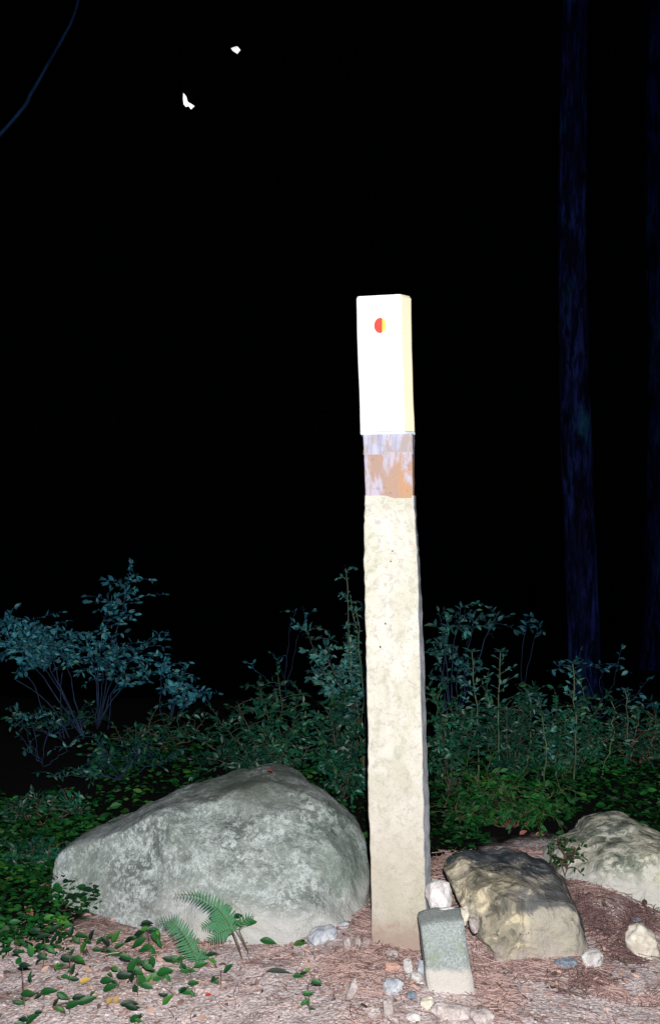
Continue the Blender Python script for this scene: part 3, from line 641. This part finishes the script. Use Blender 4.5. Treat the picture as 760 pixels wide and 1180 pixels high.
def frond(root, pxs, Y0, dY, Lmax, start=.25, cnt=24, rev=1):
    pts = [P(a, b, Y0+dY*i/(len(pxs)-1)) for i, (a, b) in enumerate(pxs)]; path = crv(pts, 40)
    mb = MB(); mb.tube(path, .0016, .0006, 5); fr = mb.build('frond', M['stem_dark'], root)
    for i in range(cnt):
        t = start+(1-start)*i/cnt; k = t*39; j = int(k); p = path[j].lerp(path[min(39, j+1)], k-j); tan = (path[min(39, j+1)]-path[j-1]).normalized()
        q = (t-start)/(1-start); L = Lmax*(min(1, .45+q*2.2))*(1-q)**.75+.006
        nr = Vector((.15, -.75, .6)); sd = nr.cross(tan).normalized()
        for s in (-1, 1):
            u = (sd*s*.85+tan*.45+Vector((random.uniform(-.08, .08), random.uniform(-.1, .1), random.uniform(-.15, .02)))).normalized(); v_ = nr.cross(u).normalized(); n_ = u.cross(v_)
            o = bpy.data.objects.new('pinna', PM); COL.objects.link(o); o.parent = fr
            L2 = L*random.uniform(.88, 1.1); m = Matrix((u*L2, v_*L2, n_*L2)).transposed().to_4x4(); m.translation = p-wl(fr); o.matrix_local = m
g = G(279, 1106); f1 = empty('fern', g, 'larger fern with long frond arching left across the boulder', 'fern')
frond(f1, [(279, 1106), (271, 1082), (262, 1062), (248, 1045), (226, 1032), (201, 1031)], g.y, -.08, .043, .28, 26)
frond(f1, [(279, 1106), (270, 1080), (262, 1066), (248, 1062), (233, 1067)], g.y, -.05, .045, .45, 14)
frond(f1, [(279, 1106), (274, 1086), (266, 1072), (252, 1076), (240, 1084)], g.y, -.1, .038, .45, 12)
frond(f1, [(286, 1096), (279, 1084), (270, 1068), (262, 1050), (260, 1042)], g.y+.01, .0, .030, .5, 10)
frond(f1, [(286, 1098), (281, 1084), (276, 1070), (284, 1058), (293, 1056)], g.y+.01, -.04, .022, .5, 8)
put_leaf(f1, P(281, 1064, g.y), (1, 0, .3), (0, -.6, .8), .042, 'leaf_near'); put_leaf(f1, P(269, 1063, g.y), (1, -.2, .05), (0, -.6, .8), .036, 'leaf_near'); put_leaf(f1, P(269, 1056, g.y), (1, -.2, .35), (0, -.6, .8), .03, 'leaf_dark')
g = G(226, 1116); f2 = empty('fern', g, 'smaller drooping fern frond left of the larger fern', 'fern')
frond(f2, [(228, 1116), (224, 1102), (216, 1086), (206, 1070), (195, 1062), (181, 1063)], g.y, -.05, .046, .14, 24)
frond(f2, [(228, 1116), (230, 1106), (232, 1100), (238, 1096)], g.y, -.04, .03, .3, 8)

# ------------------------------------------------------------ shrubs
def rvec(up=.5, cam_=.4):
    return Vector((random.gauss(0, .5), random.gauss(0, .4)-cam_, random.gauss(0, .35)+up))
def sprig(mb, lb, pts, L, n, leafL, r=.0018, twig=True):
    n = int(n*1.45); leafL *= .88
    mb.tube(pts, r, r*.45, 4)
    k = len(pts)
    for i in range(n):
        t = (i+.5)/n*(k-1); j = int(t); p = pts[j].lerp(pts[min(k-1, j+1)], t-j); tn = (pts[min(k-1, j+1)]-pts[j]).normalized()
        sd = Vector((random.gauss(0, 1), random.gauss(0, 1), random.gauss(0, .6)))
        u = (tn*.6+sd.normalized()*.8).normalized(); lb.leaf(p, u, rvec(), leafL*random.choice([.45, .7, .9, 1.1, 1.25])*random.uniform(.85, 1.15), random.uniform(.34, .56), random.uniform(.05, .4), random.uniform(0, .5))
    tn = (pts[-1]-pts[-2]).normalized(); lb.leaf(pts[-1], tn, rvec(), leafL*.9, .45)
def shrub(label, base, tips, Y, leaf, stemm='stem', leafL=.038, spread=26, twigs=7, tleaves=7, r=.006, dy=.25, start=.45, group='shrubs in the dark behind the boulders', twl=.13, extra=(), name='shrub', flat=1.0):
    bp = P(base[0], base[1], Y); bp.z = H(bp.x, bp.y)
    if leaf in ('leaf_green', 'leaf_cover'): twigs = int(twigs*1.75)
    root = empty(name, bp, label, name, group); lb = MB()
    for (tx, ty) in tips:
        tp = P(tx, ty, Y+random.uniform(-dy, dy)); tp.z = max(tp.z, bp.z+.08)
        mid = bp.lerp(tp, .5)+Vector((random.uniform(-.06, .06), random.uniform(-.05, .05), .12*(tp.z-bp.z)))
        sp = bez(bp, mid, tp, 10)
        for q in sp[1:-1]: q += Vector((random.gauss(0, .006), random.gauss(0, .006), random.gauss(0, .004)))
        mb = MB(); mb.tube(sp, r*random.uniform(.8, 1.1), .0018, 6)
        for i in range(twigs):
            t = start+(1-start)*((i+random.random())/twigs); j = min(8, int(t*9)); p = sp[j].lerp(sp[j+1], t*9-j)
            dr = (Vector((random.gauss(0, 1), random.gauss(0, .8), random.gauss(.25, .45)*flat))).normalized(); L = twl*random.uniform(.6, 1.2)
            e = p+dr*L; tw = bez(p, p+dr*L*.5+Vector((0, 0, .025)), e, 5)
            sprig(mb, lb, tw, L, tleaves, leafL)
        sprig(mb, lb, sp[-3:], .1, max(3, tleaves-2), leafL)
        mb.build('stem', M[stemm], root)
    for path in extra:
        mb = MB(); q = [P(a, b, Y) for a, b in path]; q[0].z = max(q[0].z, H(q[0].x, Y)); mb.tube(crv(q, 16), r*.75, .0025, 6); mb.build('stem', M[stemm], root)
    o = lb.build('foliage', M[leaf], root, smooth=False); o['kind'] = 'stuff'
    return root
random.seed(4)
# left: bluish shrub, its bare forked stems showing below the leaf layer
shrub('bluish leafy shrub at far left with bare forked stems below its leaves', (97, 905), [(18, 735), (38, 745), (66, 740), (6, 715), (48, 725)], 5.6, 'leaf_blue', 'stem_blue', .042, r=.0045, twigs=17, start=.70, twl=.26, tleaves=9, flat=.45,
      extra=[[(100, 908), (88, 880), (74, 850), (70, 800), (72, 775)], [(80, 862), (64, 820), (42, 798), (16, 782)], [(98, 900), (70, 880), (36, 862), (14, 861)], [(72, 850), (50, 820), (40, 790), (24, 772)]])
shrub('taller blue green shrub behind big boulder with sprigs rising highest on left', (112, 905), [(150, 655), (128, 692), (100, 735), (135, 745), (165, 742), (160, 775), (120, 760)], 5.9, 'leaf_blue', 'stem_blue', .042, r=.0045, twigs=11, start=.68, twl=.20, tleaves=7, flat=.6, extra=[[(112, 905), (118, 870), (126, 830), (128, 800)]])
shrub('low bluish shrub left of the gap above the boulder', (190, 890), [(215, 770), (232, 795), (200, 790), (190, 762), (222, 808)], 5.6, 'leaf_blue', 'stem_blue', .04, r=.0035, twigs=7, start=.75, twl=.13, tleaves=6, flat=.6)
shrub('sparse small leaved shrub low at the left edge', (50, 920), [(20, 815), (45, 822), (62, 830), (30, 870), (80, 860)], 5.0, 'leaf_teal', 'stem_blue', .035, r=.0025, twigs=3, start=.8, twl=.09, tleaves=4)
shrub('sparse dark green undergrowth shrub between left stems and boulder', (140, 935), [(110, 850), (130, 870), (160, 860), (185, 850), (150, 890), (200, 870), (105, 890), (85, 905), (60, 900), (120, 905), (175, 895)], 4.8, 'leaf_green', 'stem_blue', .035, r=.003, twigs=5, start=.5, twl=.10, tleaves=4)
shrub('dark low shrub beneath the bare forked stems at far left', (60, 935), [(20, 850), (45, 880), (75, 875), (100, 885), (30, 895), (120, 860), (85, 850), (10, 880)], 5.7, 'leaf_green', 'stem_blue', .034, r=.003, twigs=4, start=.45, twl=.12, tleaves=4)
shrub('dim bluish green shrub filling the gap just above boulder left slope', (170, 920), [(165, 835), (195, 825), (215, 840), (150, 855), (180, 870), (225, 865), (205, 880), (135, 880), (160, 895)], 5.3, 'leaf_green', 'stem_dark', .034, r=.003, twigs=5, start=.4, twl=.12, tleaves=6)
shrub('low green shrub left of big boulder in the shade', (50, 1000), [(25, 932), (45, 925), (60, 925), (80, 928), (20, 945), (95, 935)], 4.4, 'leaf_green', 'stem_dark', .032, r=.003, twigs=6, start=.6, twl=.08, tleaves=6)
shrub('dense low green plant against left flank of big boulder', (40, 1062), [(20, 985), (35, 1000), (50, 990), (62, 1010), (25, 1020), (45, 1025), (15, 1035), (55, 1035), (22, 1050)], 3.95, 'leaf_green', 'stem_dark', .032, r=.003, twigs=7, start=.3, twl=.07, tleaves=6, dy=.12)
# centre, behind the big boulder
shrub('broad green shrub right behind the crown of big boulder', (320, 905), [(250, 830), (275, 812), (300, 795), (322, 788), (345, 800), (262, 860), (235, 870), (300, 840), (340, 835), (370, 850), (280, 875), (330, 865), (225, 850)], 4.75, 'leaf_green', 'stem', .036, r=.004, twigs=9, start=.35, twl=.11, tleaves=8)
shrub('dense green shrub between big boulder and post', (395, 900), [(380, 815), (400, 800), (410, 830), (365, 830), (395, 850), (415, 865), (385, 875), (412, 900), (400, 925)], 4.55, 'leaf_green', 'stem', .034, r=.004, twigs=9, start=.35, twl=.10, tleaves=9)
shrub('teal shrub left of the post with a long branch pointing up left', (425, 880), [(352, 725), (370, 748), (385, 770), (400, 735), (412, 755), (365, 775), (408, 790), (390, 790)], 4.85, 'leaf_teal', 'stem', .036, r=.004, twigs=9, start=.6, twl=.10, tleaves=9)
shrub('slim tall sprig rising beside the left of the post', (420, 860), [(398, 655), (404, 690), (410, 705)], 4.7, 'leaf_teal', 'stem_green', .028, r=.003, twigs=5, start=.72, twl=.06, tleaves=5, dy=.05)
shrub('faint sparse shrub deep in dark above the boulder', (330, 860), [(340, 705), (352, 712), (318, 760), (290, 770)], 7.0, 'leaf_blue', 'stem_blue', .04, r=.003, twigs=2, start=.9, twl=.10, tleaves=3)
# right of the post
shrub('teal shrub right of the post with spreading upper sprigs', (520, 880), [(505, 705), (530, 700), (515, 725), (545, 712), (572, 710), (500, 745), (525, 750), (540, 765), (508, 775)], 5.5, 'leaf_teal', 'stem_blue', .045, r=.004, twigs=5, start=.78, twl=.13, tleaves=5)
shrub('thin sprig hovering in the dark right of the teal shrub', (600, 860), [(605, 716), (622, 720)], 6.3, 'leaf_blue', 'stem_blue', .05, r=.003, twigs=2, start=.93, twl=.09, tleaves=3)
shrub('green shrub hugging the right side of the post', (520, 950), [(505, 800), (520, 815), (500, 830), (535, 825), (515, 850), (505, 880), (530, 875), (545, 850)], 4.6, 'leaf_green', 'stem', .034, r=.004, twigs=9, start=.4, twl=.11, tleaves=8)
shrub('twiggy green shrub with crossing dry stems right of the post', (590, 940), [(560, 805), (580, 815), (600, 812), (615, 790), (570, 840), (595, 845), (620, 840), (550, 830), (608, 870), (580, 880)], 4.7, 'leaf_green', 'stem', .034, r=.0035, twigs=9, start=.35, twl=.11, tleaves=8)
shrub('green shrub in the middle of the right thicket', (650, 930), [(640, 810), (660, 800), (675, 805), (690, 815), (630, 835), (655, 840), (680, 845), (700, 850), (640, 870), (670, 880)], 4.8, 'leaf_green', 'stem', .034, r=.0035, twigs=8, start=.35, twl=.11, tleaves=7)
shrub('dim green shrub above the right edge boulder', (740, 925), [(712, 835), (735, 830), (755, 822), (770, 830), (725, 860), (750, 865), (765, 880), (715, 885), (780, 850)], 5.0, 'leaf_green', 'stem_dark', .036, r=.0035, twigs=6, start=.4, twl=.12, tleaves=6)
shrub('faint bluish shrub behind the right saplings', (690, 890), [(665, 760), (690, 765), (712, 762), (640, 765), (735, 800), (755, 812)], 6.2, 'leaf_blue', 'stem_blue', .04, r=.003, twigs=3, start=.8, twl=.12, tleaves=4)
shrub('bright low green shrub behind the dark topped boulder', (590, 985), [(510, 930), (530, 915), (550, 905), (575, 905), (600, 900), (620, 905), (645, 910), (540, 940), (570, 940), (600, 935), (630, 935), (515, 955), (650, 930), (560, 890), (535, 890)], 4.35, 'leaf_cover', 'stem_dark', .034, r=.003, twigs=9, start=.3, twl=.09, tleaves=8)
shrub('small green plant overlapping the left shoulder of the right edge boulder', (650, 1000), [(640, 966), (652, 970), (662, 978), (632, 975)], 3.72, 'leaf_cover', 'stem_dark', .020, r=.0018, twigs=4, start=.3, twl=.05, tleaves=4, dy=.06)
# upright saplings
def sapling(label, bx, top, Y, lean=0, n=26, leafL=.04, leaf='leaf_teal'):
    bp = P(bx[0], bx[1], Y); bp.z = H(bp.x, bp.y); tp = P(top[0], top[1], Y)
    root = empty('sapling', bp, label, 'sapling', 'upright saplings in the right thicket'); mb = MB(); lb = MB()
    sp = [bp.lerp(tp, i/11)+Vector((random.gauss(0, .004)+lean*.03*math.sin(i/11*3.1), random.gauss(0, .004), 0)) for i in range(12)]
    mb.tube(sp, .0042, .0024, 6)
    for i in range(n):
        t = .35+.63*(i/n); k = t*11; j = int(k); p = sp[j].lerp(sp[min(11, j+1)], k-j); a = i*2.4
        u = Vector((math.cos(a), math.sin(a)*.7, .55)).normalized(); e = p+u*.02; mb.tube([p, e], .0009, .0007, 4)
        if random.random() < .35:
            e2 = p+u*random.uniform(.05, .10); sprig(mb, lb, bez(p, p+u*.04, e2, 4), .08, 5, leafL*.7, .0012)
        else: lb.leaf(e, u, rvec(.7, .3), leafL*random.uniform(.6, 1), .36)
    for k in range(7):
        a = k*.9; u = Vector((math.cos(a), math.sin(a), .35+.3*(k % 2))).normalized(); lb.leaf(tp, u, (0, -.2, 1), leafL*random.uniform(.9, 1.3), .36)
    mb.build('stem', M['stem_green'], root); o = lb.build('foliage', M[leaf], root, smooth=False); o['kind'] = 'stuff'
sapling('upright sapling with whorled tip, nearest right of the post', (549, 930), (543, 752), 4.6, .5)
sapling('upright sapling with the tallest whorled tip, second right of the post', (575, 930), (577, 752), 4.55, -.3)
sapling('short pale sapling with leaning stem amid the right thicket', (626, 920), (620, 803), 4.6, .6, 18)
sapling('upright sapling with dense leafy top in the middle of right thicket', (662, 930), (660, 765), 4.6, .2, 32)
sapling('thin sapling with sparse leaves near the right edge', (719, 920), (721, 796), 4.9, .2, 16, .032)
sapling('slight side leaning sapling right of the second one', (600, 930), (608, 795), 4.7, .9, 22, .03, 'leaf_green')
sapling('small sapling between leafy sapling and thin one', (690, 920), (704, 808), 4.8, .9, 20, .03, 'leaf_green')
# ground cover on the dark soil
def cover(n):
    lb = MB()
    for _ in range(n):
        px = random.choice([random.uniform(-20, 110), random.uniform(495, 800), random.uniform(495, 800)]) if random.random() < .74 else random.uniform(100, 430); Y = random.uniform(4.05, 5.3)
        if px < 110: Y = random.uniform(3.55, 4.5)
        p = P(px, 0, Y); x = p.x
        if 560 < px < 690 and Y < 4.35: continue
        z = H(x, Y)
        for k in range(random.randint(2, 5)):
            h = random.uniform(.01, .10); a = random.uniform(0, 6.28); lb.leaf((x+random.gauss(0, .02), Y+random.gauss(0, .02), z+h), (math.cos(a), math.sin(a), random.uniform(-.1, .5)), rvec(.8, .3), random.choice([.016, .024, .032, .045])*random.uniform(.8, 1.2), random.uniform(.35, .6))
    for _ in range(230):
        q = G(random.uniform(-25, 78), random.uniform(1058, 1112))
        if random.random() < (q.x+1.15)*1.6: continue
        for k in range(3):
            a = random.uniform(0, 6.28); lb.leaf(q+Vector((random.gauss(0, .015), random.gauss(0, .015), random.uniform(.006, .07))), (math.cos(a), math.sin(a), random.uniform(-.1, .6)), rvec(.8, .3), random.choice([.016, .024, .034]), random.uniform(.35, .6))
    tag(lb.build('ground_cover', M['leaf_cover'], smooth=False), 'low green leafy ground cover on the dark soil behind the boulders', 'ground cover', kind='stuff')
cover(2800)

# ------------------------------------------------------------ trees
def tree(label, x0, x1, Y, h=13, seed=0, lean=0, flare=.35, mat=None):
    r = (x1-x0)/F*Y/2; cx = ((x0+x1)/2-380)/F*Y; bz = H(cx, Y)
    root = empty('tree', (cx, Y, bz), label, 'tree'); v = []; n = 64; K = 180
    for i in range(K+1):
        z = h*i/K; rr = r*(1+flare*math.exp(-z/.5))*(1-.28*z/h); c = Vector((cx+lean*(1-z/h)**4+.04*math.sin(z*.6+seed), Y+.03*math.sin(z*.8), bz-.1+z))
        for j in range(n):
            a = 2*math.pi*j/n; q = Vector((math.cos(a), math.sin(a), 0)); k = 1+.10*noise.noise(Vector((q.x*5+seed, q.y*5, z*.8)))+.05*noise.noise(Vector((q.x*12+seed, q.y*12, z*3)))
            v.append(tuple(c+q*rr*k))
    f = [(i*n+j, i*n+(j+1) % n, (i+1)*n+(j+1) % n, (i+1)*n+j) for i in range(K) for j in range(n)]; f.append(tuple(range(K*n, K*n+n)))
    mesh_obj('trunk', v, f, mat or M['tree'], root)
    return root, cx, bz, r
random.seed(9)
tree('thick dark bluish tree trunk rising full height at the right', 642, 679, 13.5, 14, 1, lean=.16, flare=.2)
tree('fainter dark tree trunk at the right edge of the woods', 743, 775, 19, 18, 5, mat=tree_bark('dimmed_furrowed_bark', .42))  # bark copy dimmed in colour so the trunk recedes into the dark
# slender sapling arching in from the left
ap = [Vector((-4.6, 7, H(-4.6, 7))), Vector((-4.0, 7, 1.6)), Vector((-3.1, 7, 3.2)), P(14, 140, 7), P(36, 108, 7), P(55, 75, 7), P(72, 45, 7), P(86, 16, 7), P(100, -40, 7)]
rt = empty('arching_sapling', ap[0], 'slender bare stem arching across the upper left corner', 'sapling'); mb = MB(); mb.tube(crv(ap, 50), .016, .008, 8, .08); mb.build('stem', bark('bluish_smooth_bark', (.006, .020, .055), (.016, .055, .13), 9), rt)
# added white plates stand in for bright sky gaps, hung on added threads
def gap_plate(px_pts, Y, label):
    pts = [P(a, b, Y) for a, b in px_pts]; n = len(pts); c = sum(pts, Vector())/n; v = []
    for dy, s in ((-.0012, 1), (.0012, 1)):
        for q in pts: v.append(tuple(q+Vector((0, dy+8*((q.x-c.x)**2), 0))))
    v = v+[tuple(c+Vector((0, -.003, 0))), tuple(c+Vector((0, .003, 0)))]
    f = [(i, (i+1) % n, 2*n) for i in range(n)]+[(n+(i+1) % n, n+i, 2*n+1) for i in range(n)]+[((i+1) % n, i, n+i, n+(i+1) % n) for i in range(n)]
    root = empty('sky_gap_plate', pts[0], label, 'leaf scrap'); mesh_obj('gap_face', v, f, M['gap_plate'], root, smooth=False)
    mb = MB(); t = pts[0]; mb.tube([t+Vector((0, 0, -.002)), t+Vector((.004, 0, .3)), t+Vector((.002, 0, .9))], .00012, .00012, 3); mb.build('hanger_thread', M['hanger'], root)
gap_plate([(211.2, 107), (213, 109), (215, 112), (216, 116), (218, 119), (221, 120), (224, 122), (222, 124), (220, 126), (217.5, 122.5), (214, 123), (211.5, 120), (210.8, 113)], 2.75, 'ragged white stand-in for a sky gap with a small hooked foot, lower left of the two bright specks')
gap_plate([(273, 53.5), (275, 55), (277, 57.5), (275, 60), (273.5, 62), (271, 60.5), (268, 58.5), (266, 55.5), (269, 54.5)], 2.75, 'small pointed white stand-in for a sky gap high in the dark, upper right of the two bright specks')
for o in bpy.data.objects:
    if '_w' in o: del o['_w']
